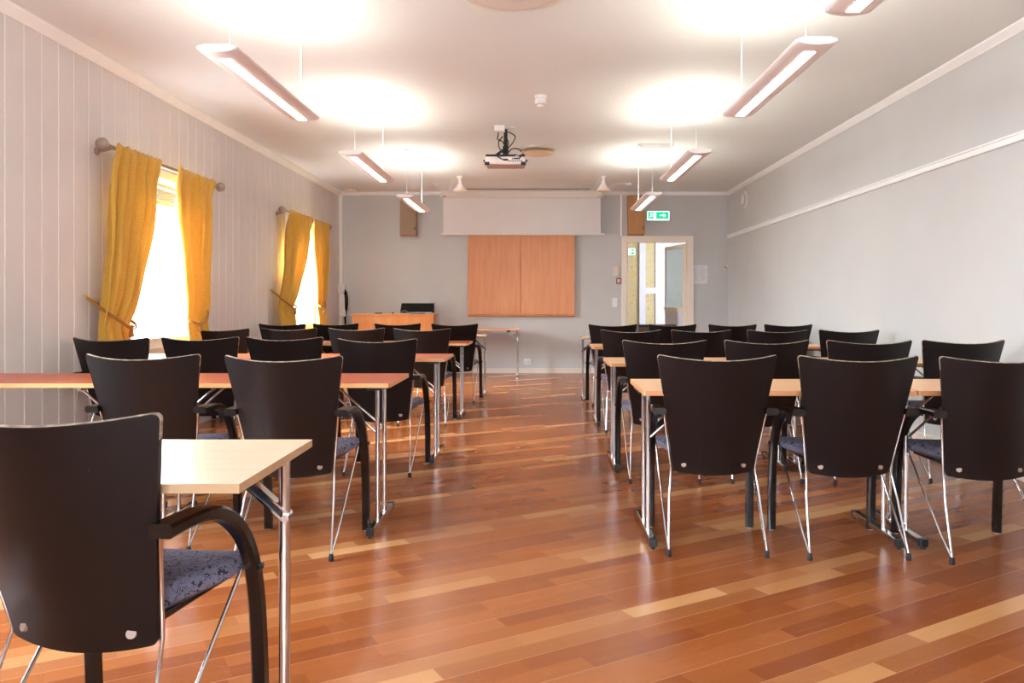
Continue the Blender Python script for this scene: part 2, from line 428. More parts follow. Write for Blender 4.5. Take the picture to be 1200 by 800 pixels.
# curtains
def curtain(name, y_top, y_tie, y_bot, zt, zb, ztie, side, label, nf, seed, group):
    """gathered cloth: spans y_top at the pole, y_tie at the tie-back, y_bot at the hem. side=+1: swept toward +y"""
    rnd = random.Random(seed); bm = bmesh.new(); nu, nv = 110, 46
    ph = [rnd.uniform(0, 6.28) for _ in range(4)]
    rows = []
    for j in range(nv+1):
        t = j/nv; z = zt + (zb-zt)*t
        tt = (zt-z)/(zt-ztie)
        if tt <= 1:
            s_ = tt**1.7
            a = y_top[0]+(y_tie[0]-y_top[0])*(tt**1.1 if side < 0 else s_); b = y_top[1]+(y_tie[1]-y_top[1])*(s_ if side < 0 else tt**1.1)
        else:
            q = (ztie-z)/(ztie-zb); q = q**.6
            a = y_tie[0]+(y_bot[0]-y_tie[0])*q; b = y_tie[1]+(y_bot[1]-y_tie[1])*q
        pinch = math.exp(-((z-ztie)/.12)**2)
        amp = .014 + .030*min(1, t*5)
        if t < .03: amp = .010
        amp *= 1-.35*pinch
        row = []
        for i in range(nu+1):
            u = i/nu; yy = a+(b-a)*u
            f = math.sin(u*nf*6.283+ph[0]+.5*math.sin(t*3+ph[1])) + .45*math.sin(u*nf*2.7*6.283*.5+ph[2]+t*2) + .25*math.sin(u*nf*2.3*6.283+ph[3])*(1 if t < .2 else .3)
            x = f*amp*.75 + .012*math.sin(z*9+u*5)*(.5)
            ztop = z + (.006*math.sin(u*nf*2.2*6.283+ph[1]) if j == 0 else 0)
            yy += .006*math.cos(u*nf*6.283+ph[0])*min(1, t*4)
            x += .027*max(0, 1-t*9) - .02*pinch
            row.append(bm.verts.new((max(x, -.05), yy, ztop)))
        rows.append(row)
    for j in range(nv):
        for i in range(nu): bm.faces.new((rows[j][i], rows[j][i+1], rows[j+1][i+1], rows[j+1][i]))
    e = empty(name, (XL+.115, 0, 0), label=label, cat='curtain', group=group)
    o = obj('cloth', bm, 'curtain', e, smooth=True, auto=0)
    md = o.modifiers.new('s', 'SOLIDIFY'); md.thickness = .003
    # tie-back cord from wall hook around the gathered cloth
    yo, yi = (y_tie[0], y_tie[1]) if side < 0 else (y_tie[1], y_tie[0])
    sgn = -1 if side < 0 else 1
    hook = Vector((-.085, yo+sgn*.06, ztie+.22))
    pts = [hook, (-.02, yo+sgn*.01, ztie+.15), (.05, yo-sgn*(abs(yo-yi)*.35), ztie+.05), (.058, yo-sgn*(abs(yo-yi)*.75), ztie-.01), (.04, yi-sgn*.012, ztie+.015), (-.03, yi-sgn*.005, ztie+.06), (-.06, (yo+yi)/2, ztie+.12), hook]
    bm = bmesh.new(); tube(bm, pts, .006, 8, smooth_pts=6)
    p2 = [Vector(p)+Vector((.006, 0, -.016)) for p in pts]; tube(bm, p2, .006, 8, smooth_pts=6)
    lathe(bm, [(.004,.02),(.016,.01),(.018,0),(.012,-.012),(.014,-.02),(.02,-.07),(.016,-.075)], (.062, yo-sgn*(abs(yo-yi)*.75), ztie-.01), 10)
    obj('tie_cord', bm, 'cord', e, smooth=True)
    bm = bmesh.new(); tube(bm, [hook+Vector((-.02,0,0)), hook+Vector((.01,0,0)), hook+Vector((.014,0,.02))], .005, 8); obj('hook', bm, 'brass', e)
    return e
RODZ = 2.275
def pole(y0, y1, label):
    e = empty('curtain_pole', (XL+.105, y0, RODZ), label=label, cat='curtain pole', group='curtain poles')
    obj('rod', tb([(0,0,0),(0,y1-y0,0)], .017, 14), 'rod_wood', e, smooth=True)
    for yy, d in ((0,-1),(y1-y0,1)):
        bm = bmesh.new(); lathe(bm, [(.012,0),(.026,.004*1),(.026,.014),(.018,.02),(.03,.03),(.043,.05),(.046,.065),(.042,.082),(.028,.096),(.008,.102)], (0,0,0), 20, axis='y')
        if d < 0: bmesh.ops.scale(bm, vec=(1,-1,1), verts=bm.verts)
        bmesh.ops.translate(bm, vec=(0,yy,0), verts=bm.verts); obj('finial', bm, 'rod_wood', e, smooth=True)
        bm = bmesh.new(); tube(bm, [(-.104,yy-d*.05,-.03),(-.06,yy-d*.05,-.03),(0,yy-d*.05,-.012)], .011, 10); lathe(bm, [(.03,-.105),(.03,-.095),(.02,-.09)], (0,yy-d*.05,-.03), 16, axis='x')
        obj('bracket', bm, 'rod_wood', e, smooth=True)
pole(5.74, 7.74, 'taupe curtain pole with ball finials over the nearer window')
pole(9.76, 11.82, 'taupe curtain pole with ball finials over the farther window')
CG = 'mustard curtains at the left-hand windows'
curtain('curtain', (5.79,6.50), (5.66,6.04), (5.62,6.06), RODZ+.03, .62, .97, -1, 'mustard yellow curtain on the near side of the nearer window', 5, 1, CG)
curtain('curtain', (6.80,7.62), (7.05,7.50), (7.01,7.52), RODZ+.03, .62, .97, 1, 'mustard yellow curtain on the far side of the nearer window', 5, 2, CG)
curtain('curtain', (9.85,10.84), (9.58,10.13), (9.56,10.22), RODZ+.03, .62, 1.08, -1, 'mustard yellow curtain on the near side of the farther window', 6, 3, CG)
curtain('curtain', (10.93,11.78), (11.28,11.58), (11.20,11.58), RODZ+.03, .62, 1.08, 1, 'mustard yellow curtain on the far side of the farther window', 5, 4, CG)

# ------------------------------------------------------------------ chair
def make_chair():
    root = empty('armchair')
    def shell(u, v, off=0.0, inset=0.0):
        # u -1..1, v 0..1 from bottom to top
        zc = .345 + (.883-.345)*v
        hw = .184 + .086*(v**1.08) - inset
        L = .54; r = .014
        for d in (v*L, (1-v)*L):
            if d < r: hw -= r*(1-math.sqrt(max(0, 1-((r-d)/r)**2)))
        yc = .092 - .172*(v**1.12)
        sag = .055 + .035*v
        x = u*hw; q = (x/.27)**2
        z = zc + (.014*(1-v) + .022*v)*u*u
        yy = yc + sag*(q**.95)*(1.0 if v > .5 else 1.25-.5*v)
        return Vector((x, yy+off, z+off*.28))
    nu, nv = 16, 22
    vs = [0, .003, .01, .022, .04] + [.04 + .92*i/(nv-8) for i in range(1, nv-8)] + [.96, .978, .99, .997, 1]
    us = [-1+2*i/nu for i in range(nu+1)]
    bm = bmesh.new()
    A = [[bm.verts.new(shell(u, v, 0)) for u in us] for v in vs]
    B = [[bm.verts.new(shell(u, v, .012)) for u in us] for v in vs]
    n = len(vs)-1
    for j in range(n):
        for i in range(nu):
            bm.faces.new((A[j][i], A[j][i+1], A[j+1][i+1], A[j+1][i])); bm.faces.new((B[j][i], B[j+1][i], B[j+1][i+1], B[j][i+1]))
        bm.faces.new((A[j][0], A[j+1][0], B[j+1][0], B[j][0])).material_index = 1 if j > n*.75 else 0
        bm.faces.new((A[j][nu], B[j][nu], B[j+1][nu], A[j+1][nu])).material_index = 1 if j > n*.75 else 0
    for i in range(nu):
        bm.faces.new((A[0][i], B[0][i], B[0][i+1], A[0][i+1])); bm.faces.new((A[n][i], A[n][i+1], B[n][i+1], B[n][i])).material_index = 1
    back = obj('backrest', bm, ['black_ply', 'ply_edge'], root, smooth=True)
    # upholstered pad on the front of the back
    bm = bmesh.new(); P = []
    for v in [0,.02,.08,.2,.35,.5,.65,.8,.92,.98,1]:
        row = []
        for u in us:
            edge = min(1-abs(u), .12)/.12; ev = min(v, 1-v, .06)/.06
            th = .012 + .020*math.sqrt(max(0, min(1, edge)))*math.sqrt(max(0, min(1, ev)))
            row.append(bm.verts.new(shell(u*.96, .10+v*.865, .0122+ (th if (edge > 0 and ev > 0) else 0), .006)))
        P.append(row)
    for j in range(len(P)-1):
        for i in range(nu): bm.faces.new((P[j][i], P[j+1][i], P[j+1][i+1], P[j][i+1]))
    pad = obj('back_pad', bm, 'fabric', root, smooth=True, auto=0)
    for s_ in (-1, 1):
        p = shell(s_*.72, .075, -.0)
        bm = bmesh.new(); lathe(bm, [(.0112,-.0045),(.0118,0),(.0118,.006)], (0,0,0), 20, axis='y')
        o = obj('screw_cap', bm, 'cap_metal', back, smooth=True, loc=p+Vector((0,.001,0))); o.rotation_euler = (R(-14), 0, R(s_*22))
    # seat
    bm = bmesh.new(); nx, ny = 14, 18; top, bot = [], []
    for j in range(ny+1):
        t = j/ny; yb_ = .128 + .40*t; hw = .178 + .049*min(1, t*1.8)
        if t > .9: hw -= .02*((t-.9)/.1)**2
        rt, rb_ = [], []
        for i in range(nx+1):
            u = -1+2*i/nx; yy = yb_ + (1-t)*.06*u*u; ex = max(0, (abs(u)-.86)/.14)
            z = .468 - .012*ex*ex*1.6 - .006*(1-u*u) + .008*math.sin(t*3.0)
            if t > .82: z -= .03*((t-.82)/.18)**2
            if t < .1: z -= .012*((.1-t)/.1)**2
            rt.append(bm.verts.new((u*hw, yy, z)))
            zb = .412 + (.018 if ex else 0) + (.006*t)
            rb_.append(bm.verts.new((u*hw*.985, yy, zb if t < .95 else zb+.01)))
        top.append(rt); bot.append(rb_)
    for j in range(ny):
        for i in range(nx):
            bm.faces.new((top[j][i], top[j][i+1], top[j+1][i+1], top[j+1][i])); bm.faces.new((bot[j][i], bot[j+1][i], bot[j+1][i+1], bot[j][i+1]))
        bm.faces.new((top[j][0], top[j+1][0], bot[j+1][0], bot[j][0])); bm.faces.new((top[j][nx], bot[j][nx], bot[j+1][nx], top[j+1][nx]))
    for i in range(nx):
        bm.faces.new((top[0][i], bot[0][i], bot[0][i+1], top[0][i+1])); bm.faces.new((top[ny][i], top[ny][i+1], bot[ny][i+1], bot[ny][i]))
    obj('seat', bm, 'fabric', root, smooth=True)
    obj('seat_frame', bx(-.17, .17, .12, .47, .396, .416, bev=.006), 'black_lacquer', root)
    for s_ in (-1, 1):
        # bentwood arm running forward, then arching down into the front leg
        path = [((.254,.035,.648),.060,.032,.0), ((.254,.08,.650),.059,.030,.0), ((.254,.13,.650),.057,.029,.0), ((.255,.18,.648),.054,.029,.0)]
        def stations(path):
            out = []; C = [Vector((s_*p[0][0], p[0][1], p[0][2])) for p in path]
            for i, p in enumerate(path):
                d = (C[min(i+1, len(C)-1)]-C[max(i-1, 0)]).normalized(); side = Vector((1,0,0)); nrm = d.cross(side).normalized()*(-1)
                w_, h_ = p[1]/2, p[2]/2; c = min(w_, h_)*.45; q = []
                for (a_, b_) in ((w_-c,h_),(w_,h_-c),(w_,-h_+c),(w_-c,-h_),(-w_+c,-h_),(-w_,-h_+c),(-w_,h_-c),(-w_+c,h_)):
                    q.append(C[i]+side*a_+nrm*b_)
                out.append(q)
            return out
        bm = bmesh.new(); sweep_rect(bm, stations(path)); obj('armrest', bm, 'black_lacquer', root, smooth=True)
        cen = catmull([Vector(p) for p in ((.255,.1799,.648),(.252,.25,.634),(.250,.32,.598),(.250,.38,.542),(.250,.425,.465),(.250,.449,.38),(.250,.463,.28),(.250,.473,.15),(.250,.479,.006))], 3)
        path = [(tuple(c_), .054-.016*min(1, i_/12), .029+.012*min(1, i_/10)) for i_, c_ in enumerate(cen)]
        bm = bmesh.new(); sweep_rect(bm, stations(path)); lg = obj('front_leg', bm, 'black_lacquer', root, smooth=True)
        obj('glide', tb([(s_*.25,.478,0),(s_*.25,.478,.007)], .011, 12), 'white_plastic', lg)
        bm = bmesh.new(); lathe(bm, [(.009,.268*1),(.009,.276),(.004,.279)], (0,.438,.445), 12, axis='x')
        if s_ < 0: bmesh.ops.scale(bm, vec=(-1,1,1), verts=bm.verts)
        obj('bolt', bm, 'black_plastic', lg, smooth=True)
        # chrome rod: armrest end - down the shell edge - foot - forward up to the seat side
        e1 = shell(1, .03, .0); e2 = shell(1, .52, .0)
        bm = bmesh.new()
        tube(bm, [(s_*.252,.07,.634), (s_*(e2.x+.006), e2.y+.006, e2.z), (s_*(e1.x+.007), e1.y+.01, e1.z), (s_*.206,.085,.25), (s_*.219,.003,.022)], .0052, 10)
        tube(bm, [(s_*.219,.003,.022), (s_*.223,.09,.10), (s_*.229,.425,.452)], .0052, 10)
        rl = obj('rear_leg', bm, 'chrome', root, smooth=True)
        bm = bmesh.new(); lathe(bm, [(.011,0),(.012,.006),(.011,.022),(.008,.032)], (s_*.219,.003,0), 14); obj('rubber_foot', bm, 'rubber', rl, smooth=True)
    return root

CHG = 'black bentwood armchairs in rows facing the screen'
chairs = []
def zc(p): return p*F
# centre x, rear-feet y, yaw in degrees (positive turns to the left)
DY = .0          # row y given for the rear feet
CH = [
 # right-hand rows
 ('r',1,[(.817,3.575,-2),(1.435,3.53,0),(2.035,3.47,0)]),
 ('r',2,[(.815,5.02,0),(1.46,5.02,0),(2.10,5.00,0),(2.72,5.05,2)]),
 ('r',3,[(.835,6.97,0),(1.46,7.0,1),(2.12,6.97,0),(2.76,7.0,1)]),
 ('r',4,[(.85,8.81,0),(1.52,8.85,0),(2.18,8.81,0),(2.80,8.82,0)]),
 # left-hand rows
 ('l',1,[(-1.065,1.72,-9)]),
 ('l',2,[(-1.805,3.64,-2),(-1.125,3.53,-3)]),
 ('l',3,[(-2.90,5.42,-3),(-2.325,5.5,1),(-1.735,5.48,-1),(-1.045,5.22,-3)]),
 ('l',4,[(-2.910,7.33,0),(-2.335,7.5,0),(-1.69,7.48,0),(-1.055,7.35,-1)]),
 ('l',5,[(-2.905,9.1,0),(-2.33,9.25,0),(-1.60,9.2,0),(-.925,9.05,-2)]),
]
RW = {('r',1):'nearest row right of the aisle', ('r',2):'second row right of the aisle', ('r',3):'third row right of the aisle', ('r',4):'farthest row right of the aisle',
      ('l',2):'second row left of the aisle', ('l',3):'third row left of the aisle', ('l',4):'fourth row left of the aisle', ('l',5):'farthest row left of the aisle'}
def seatname(side, k, n):
    if k == 0: return 'aisle end'
    if k == n-1: return 'window end' if side == 'l' else 'wall end'
    return ['', 'second from the aisle', 'third from the aisle'][k]
proto = make_chair()
first = True
for side, row, lst in CH:
    seq = lst if side == 'r' else lst[::-1]
    for kk, (x, y, a) in enumerate(seq):
        o = proto if first else copy_tree(proto); first = False
        o.location = (x, y, 0); o.rotation_euler = (0, 0, R(a))
        if (side, row) == ('l', 1): lb = 'large black armchair in left foreground, drawn up to the pale table'
        elif (side, row) == ('r', 1): lb = ['black-brown armchair at aisle end of the nearest row right of the aisle','black-brown armchair in the middle of the nearest row right of the aisle','black-brown armchair cut off by the right edge of the photo'][kk]
        elif (side, row) == ('l', 2): lb = ['black armchair directly behind the pale foreground table, nearer the aisle','black armchair with visible left armrest, one place from aisle behind the pale table'][kk]
        else: lb = f"black armchair, {seatname(side, kk, len(seq))}, {RW[(side,row)]}" if 'from' in seatname(side,kk,len(seq)) else f"black armchair at the {seatname(side, kk, len(seq))} of the {RW[(side,row)]}"
        tag(o, lb, 'chair', CHG)

# ------------------------------------------------------------------ tables
TL, TD, TZ = 1.24, .575, .74
def make_table_a(topm, edgem, L=TL, fo=0.0, ins=.075):
    """folding table: T-feet with twin posts. origin: floor under the left front corner... centre of the top"""
    root = empty('folding_table'); h = L/2; d = TD/2; th = .022
    bm = bmesh.new(); box(bm, -h, h, -d, d, TZ-th, TZ, 1)
    for f in bm.faces:
        if f.normal.z > .9 or f.calc_center_median().z > TZ-.001: f.material_index = 0
    es = [e for e in bm.edges if abs(e.verts[0].co.x-e.verts[1].co.x) < 1e-6 and abs(e.verts[0].co.y-e.verts[1].co.y) < 1e-6]
    bmesh.ops.bevel(bm, geom=es, offset=.006, segments=2, affect='EDGES')
    obj('tabletop', bm, [topm, edgem], root)
    for s_ in (-1, 1):
        X = s_*(h-ins)
        bm = bmesh.new()
        for q in (fo-.085, fo+.085): tube(bm, [(X, q, .045), (X, q, TZ-th-.012)], .0115, 12)
        lg = obj('leg', bm, 'chrome', root, smooth=True)
        obj('mounting_plate', bx(X-.045, X+.03, fo-.13, fo+.13, TZ-th-.016, TZ-th-.001, bev=.003), 'black_plastic', lg)
        ft = obj('foot', bx(X-.017, X+.017, fo-.26, fo+.26, .016, .046, bev=.005), 'chrome', root)
        for q in (fo-.26, fo+.26):
            bm = bmesh.new(); box(bm, X-.019, X+.019, q-.013, q+.013, .012, .049, bev=.004); tube(bm, [(X,q,0),(X,q,.014)], .011, 10)
            obj('end_cap', bm, 'black_plastic', ft)
        bm = bmesh.new()
        for q in (fo-.085, fo+.085): tube(bm, [(X-s_*.26, q, TZ-th-.014), (X-s_*.235, q, TZ-th-.03), (X-s_*.012, q, .49)], .0062, 10)
        box(bm, X-s_*.26-.012, X-s_*.26+.012, fo-.1, fo+.1, TZ-th-.018, TZ-th-.001)
        obj('brace', bm, 'chrome', root, smooth=True)
    for s_ in (-1,):
        obj('underframe_rail', bx(-h+.18, h-.18, .10, .125, TZ-th-.035, TZ-th-.001), 'black_plastic', root)
    return root
def make_table_b(topm, edgem, L=TL, casters=False):
    """folding table with single end posts and flat scissor braces"""
    root = empty('folding_table'); h = L/2; d = TD/2; th = .021
    bm = bmesh.new(); box(bm, -h, h, -d, d, TZ-th, TZ, 1)
    for f in bm.faces:
        if f.calc_center_median().z > TZ-.001: f.material_index = 0
    obj('tabletop', bm, [topm, edgem], root)
    for s_ in (-1, 1):
        X = s_*(h-.022); fo = .10
        lg = obj('leg', tb([(X, fo, .03), (X, fo, TZ-th-.002)], .0155, 16), 'chrome', root, smooth=True)
        ft = obj('foot', bx(X-.016, X+.016, fo-.28, fo+.17, .012, .036, bev=.005), 'chrome', root)
        bm = bmesh.new()
        for q in (fo-.265, fo+.155): tube(bm, [(X,q,0),(X,q,.014)], .013, 10)
        obj('glide', bm, 'rubber', ft)
        bm = bmesh.new()
        A_ = Vector((X-s_*.14, fo, TZ-th-.025)); B_ = Vector((X+s_*.008, fo, .565))
        dd = (B_-A_).normalized(); up = dd.cross(Vector((0,1,0))).normalized()
        for k_, (hw_, y_, mi_) in enumerate(((.009, .012, 1), (.003, .016, 0), (.003, .016, 0))):
            o_ = up*(0, .011, -.011)[k_]
            st = [[c+o_+Vector((0,a_*y_,0))+up*b_*hw_ for a_, b_ in ((-1,1),(1,1),(1,-1),(-1,-1))] for c in (A_, B_)]
            sweep_rect(bm, st, mi_)
        lathe(bm, [(.010,-.022),(.010,.022)], (B_.x, B_.y, B_.z), 12, axis='y'); lathe(bm, [(.009,-.022),(.009,.022)], (A_.x, A_.y, A_.z), 12, axis='y')
        obj('brace', bm, ['chrome','black_plastic'], root, smooth=True)
        obj('hinge_bracket', bx(X-s_*.14-.03, X-s_*.14+.03, fo-.05, fo+.05, TZ-th-.045, TZ-th-.001, bev=.003), 'black_plastic', root)
    return root
TG = 'folding tables set in rows'
pa = {}
def table(kind, x0, x1, ynear, rz, label):
    L = round(x1-x0, 3); key = (kind, L)
    if key in pa: o = copy_tree(pa[key])
    else:
        o = {'red': lambda: make_table_a('red_top','beech_edge',L,-.13), 'beech': lambda: make_table_a('beech_top','beech_side',L,.04,.05), 'maple': lambda: make_table_b('maple_top','maple_side',L), 'beechb': lambda: make_table_b('beech_top','beech_side',L)}[kind]()
        pa[key] = o
    o.location = ((x0+x1)/2, ynear+TD/2, 0); o.rotation_euler = (0,0,R(rz)); tag(o, label, 'table', TG)
yn = lambda q: q*F
table('maple', -1.896, -.656, yn(.001887), 0, 'pale maple folding table in the left foreground beside the big armchair')
table('red', -1.965, -.725, yn(.00425), -.5, 'red-topped folding table at aisle end of second left row')
table('red', -3.19+.015, -1.97-.005+.04-.04, yn(.00425), 0, 'red-topped folding table against the boarded wall, second left row')
table('red', -1.895, -.655, yn(.00614), -.5, 'red-topped folding table at aisle end of third left row')
table('red', -3.14, -1.90, yn(.00614), 0, 'red-topped folding table beneath the nearer window, third left row')
table('red', -1.915, -.675, yn(.00848), -.5, 'red-topped folding table at aisle end of fourth left row')
table('red', -3.16, -1.92, yn(.00848), 0, 'red-topped folding table at window end of fourth left row')
table('maple', -1.86, -.62, yn(.0103), 0, 'pale folding table at aisle end of farthest left row')
table('beech', .495, 1.735, yn(.003883), -.5, 'beech folding table at aisle end of nearest right row')
table('beech', 1.745, 2.985, yn(.003883), 0, 'beech folding table near right wall, nearest right row')
table('beech', .495, 1.735, yn(.00567), 0, 'beech folding table at aisle end of second right row')
table('beech', 1.745, 2.985, yn(.00567), 0, 'beech folding table near right wall, second right row')
table('beech', .525, 1.765, yn(.00778), 0, 'beech folding table at aisle end of third right row')
table('beech', 1.775, 3.015, yn(.00778), 0, 'beech folding table near right wall, third right row')
table('maple', .54, 1.78, yn(.0098), 0, 'pale folding table at aisle end of farthest right row')
table('maple', 1.79, 3.03, yn(.0098), 0, 'pale folding table near right wall, farthest right row')
table('beechb', -1.51, -.27, yn(.0131), 0, 'beech-edged folding table standing clear against the back wall beneath the cherry board')

# ------------------------------------------------------------------ back wall things
PX = lambda p: (p-628)/71.94
PZ = lambda p: 1.14-(p-355)/71.94
# projection screen
e = empty('projection_screen', (PX(612), YB-.16, PZ(233)), label='wide white roll-down projection screen, partly lowered on the back wall', cat='projection screen')
w2 = (705.7-518)/71.94/2
obj('case', bx(-w2+.02, w2-.02, -.02, .10, 0, .112, bev=.012), 'screen_case', e)
for s_ in (-1, 1): obj('end_cap', bx(s_*(w2-.01)-.012, s_*(w2-.01)+.012, -.03, .11, -.006, .12, bev=.004), 'screen_case', e)
for s_ in (-1, 1):
    obj('badge', bx(s_*(w2-.06)-.03, s_*(w2-.06)+.03, -.024, -.02, .012, .024), 'red_plastic' if s_ < 0 else 'alu', e)
    obj('wall_bracket', bx(s_*(w2-.3)-.02, s_*(w2-.3)+.02, .0, .16, .09, .13), 'alu', e)
obj('cloth', bx(-w2+.035, w2-.04, .02, .024, -(275-233)/71.94, .02), 'screen', e)
obj('bottom_bar', bx(-w2, w2+.02, .012, .032, -(276.3-233)/71.94, -(274-233)/71.94, bev=.003), 'screen_case', e)
# cherry board with two leaves
e = empty('whiteboard_cabinet', (PX(611), YB-.001, PZ(370.5)), label='closed two-leaf cherry wood board cabinet under the projection screen', cat='board')
bw2 = (673.6-548.5)/71.94/2; bh = (370.5-274.5)/71.94
obj('body', bx(-bw2, bw2, -.035, 0, 0, bh, bev=.003), 'board_wood', e)
sx = PX(610.3)-PX(611)
obj('door', bx(-bw2+.002, sx-.004, -.055, -.036, .035, bh, bev=.003), 'board_wood', e)
obj('door', bx(sx+.004, bw2-.002, -.055, -.036, .035, bh, bev=.003), 'board_wood', e)
bm = bmesh.new(); tube(bm, [(-bw2, -.06, .016), (bw2, -.06, .016)], .017, 14); box(bm, -bw2, bw2, -.06, -.03, .0, .01)
obj('ledge', bm, 'board_wood', e, smooth=True)
# loudspeakers
def speaker(px0, px1, py0, py1, m, label):
    e = empty('wall_speaker', (PX((px0+px1)/2), YB-.001, PZ(py1)), label=label, cat='loudspeaker', group='wall loudspeakers')
    w_ = (px1-px0)/71.94/2; h_ = (py1-py0)/71.94
    obj('cabinet', bx(-w_, w_, -.16, 0, 0, h_, bev=.01), m, e)
    obj('grille', bx(-w_+.012, w_-.012, -.168, -.16, .03, h_-.012, bev=.003), m, e)
    obj('foot_trim', bx(-w_+.01, w_-.01, -.163, -.13, .004, .022, bev=.003), 'speaker_foot', e)
    obj('socket_plate', bx(w_-.03, w_-.015, -.172, -.168, .09, .14), 'black_plastic', e)
    return e
speaker(470.5, 489.5, 235, 277, 'speaker_l', 'taupe wall loudspeaker left of the projection screen')
speaker(735, 754, 230, 276, 'speaker_r', 'oak-brown wall loudspeaker above the doorway')
# exit sign
def exit_sign(x, y, z, w_, h_, label, small=False):
    e = empty('exit_sign', (x, y, z), label=label, cat='exit sign')
    obj('housing', bx(-w_/2, w_/2, -.04, 0, -h_/2, h_/2, bev=.005), 'white_plastic', e)
    obj('luminous_border', bx(-w_/2+.004, w_/2-.004, -.042, -.04, -h_/2+.004, h_/2-.004), 'white_sign', e)
    obj('panel', bx(-w_/2+.014, w_/2-.014, -.044, -.042, -h_/2+.025 if not small else -h_/2+.012, h_/2-.014), 'green_sign', e)
    bm = bmesh.new(); q = -.0445; zb = -h_/2+.03; ph = h_-.05; zc_ = zb+ph/2; s_ = ph
    def poly(pts):
        vs = [bm.verts.new((a*s_+ox, q, b*s_+zc_)) for a, b in pts]; bm.faces.new(vs)
    ox = w_*.20
    poly([(-.45,.08),(.1,.08),(.1,.3),(.5,0),(.1,-.3),(.1,-.08),(-.45,-.08)])      # arrow
    ox = -w_*.16
    poly([(-.2,-.42),(.2,-.42),(.2,.42),(-.2,.42)])                              # doorway
    ox = -w_*.33
    poly([(-.05,.05),(.12,.1),(.16,.25),(-.02,.25)]); poly([(.0,.28),(.1,.28),(.1,.38),(.0,.38)])
    poly([(-.05,.05),(.08,.05),(.22,-.15),(.12,-.2)]); poly([(-.05,.05),(.03,.0),(-.12,-.35),(-.22,-.33)]); poly([(.1,.2),(.28,.12),(.26,.06),(.1,.12)]); poly([(.0,.22),(-.2,.16),(-.18,.1),(.02,.14)])
    obj('pictogram', bm, 'white_sign', e)
exit_sign(PX(771), YB-.002, PZ(253), (784-758)/71.94, (258.6-247.5)/71.94, 'lit green exit sign on the wall above the doorway')
# switches, alarm, notices, sockets
def plate(name, px0, px1, py0, py1, m, label, cat, d=.014, extra=None):
    e = empty(name, (PX((px0+px1)/2), YB-.0005, PZ((py0+py1)/2)), label=label, cat=cat)
    w_, h_ = (px1-px0)/71.94/2, (py1-py0)/71.94/2
    obj('plate', bx(-w_, w_, -d, 0, -h_, h_, bev=.003), m, e)
    if extra: extra(e, w_, h_, d)
    return e
def ex_sw(e, w_, h_, d):
    for s_ in (1, -1): obj('rocker', bx(-w_*.62, w_*.62, -d-.006, -d, s_*h_*.5-h_*.36, s_*h_*.5+h_*.36, bev=.002), 'white_plastic', e)
def ex_th(e, w_, h_, d):
    bm = bmesh.new(); lathe(bm, [(.022,-d-.014),(.024,-d)], (0,0,h_*.2), 20, axis='y'); obj('dial', bm, 'cream_plastic', e)
def ex_al(e, w_, h_, d):
    obj('glass_cover', bx(-w_*.6, w_*.6, -d-.003, -d, -h_*.5, h_*.55), 'white_plastic', e)
    obj('push_mark', bx(-w_*.2, w_*.2, -d-.005, -d-.003, -h_*.2, h_*.25), 'red_plastic', e)
plate('thermostat', 718.2, 724.6, 311.5, 323, 'cream_plastic', 'cream room thermostat left of the doorway, above the red alarm', 'thermostat', .03, ex_th)
plate('fire_alarm_button', 722, 728, 325.8, 332.4, 'red_plastic', 'small red fire alarm call point beside the doorway', 'alarm', .03, ex_al)
plate('light_switch', 717.5, 723.5, 349, 360, 'white_plastic', 'white double light switch left of the doorway below the alarm', 'light switch', .012, ex_sw)
def ex_so(e, w_, h_, d):
    for s_ in (-1, 1):
        bm = bmesh.new(); lathe(bm, [(.019,-d-.004),(.022,-d)], (s_*w_*.48,0,0), 20, axis='y'); so = obj('outlet', bm, 'cream_plastic', e)
        bm = bmesh.new()
        for q in (-.009, .009): lathe(bm, [(.0028,-d-.0048),(.0028,-d-.004)], (s_*w_*.48+q,0,0), 8, axis='y')
        obj('pin_hole', bm, 'black_plastic', so)
plate('power_socket', 614, 622, 420.5, 426.8, 'white_plastic', 'white double power socket low on the back wall', 'socket', .02, ex_so)
for i, (a, b, lb) in enumerate(((813.2, 818.8, 'narrow left sheet of the notices right of the doorway'), (819.4, 829, 'wide right sheet of the notices right of the doorway'))):
    e = empty('paper_notice', (PX((a+b)/2), YB-.0005, PZ(321.5)), label=lb, cat='notice', group='paper notices by the door')
    w_, h_ = (b-a)/71.94/2, .15
    obj('sheet', bx(-w_, w_, -.004, 0, -h_, h_), 'paper', e)
    bm = bmesh.new(); rr_ = random.Random(i)
    for q in range(9): box(bm, -w_*.7, w_*(rr_.uniform(.1,.7)), -.0046, -.004, h_*(.75-q*.17)-.003, h_*(.75-q*.17)+.003)
    obj('printed_lines', bm, 'ink', e)
# wall hook in the right corner
e = empty('wall_hook', (PX(851.5), YB-.0005, PZ(313)), label='small brownish hook on the back wall by the right corner', cat='hook')
obj('base_plate', bx(-.012, .02, -.012, 0, -.02, .05, bev=.003), 'cream_plastic', e)
obj('peg', tb([(0,-.012,0),(-.01,-.05,-.01),(-.03,-.06,-.01),(-.05,-.06,.01)], .008, 10, smooth_pts=4), 'rod_wood', e, smooth=True)
# round vent on right wall
e = empty('wall_vent', (XR-.001, .01274*F, 2.685), label='round white air valve high on the right wall', cat='vent')
bm = bmesh.new(); lathe(bm, [(.125,0),(.125,-.012),(.11,-.022),(.095,-.022),(.09,-.006)], n=32, axis='x'); obj('ring', bm, 'white_plastic', e, smooth=True)
bm = bmesh.new(); lathe(bm, [(.02,-.004),(.075,-.03),(.08,-.04),(.07,-.052),(.02,-.056)], n=32, axis='x'); obj('disc', bm, 'white_plastic', e, smooth=True)
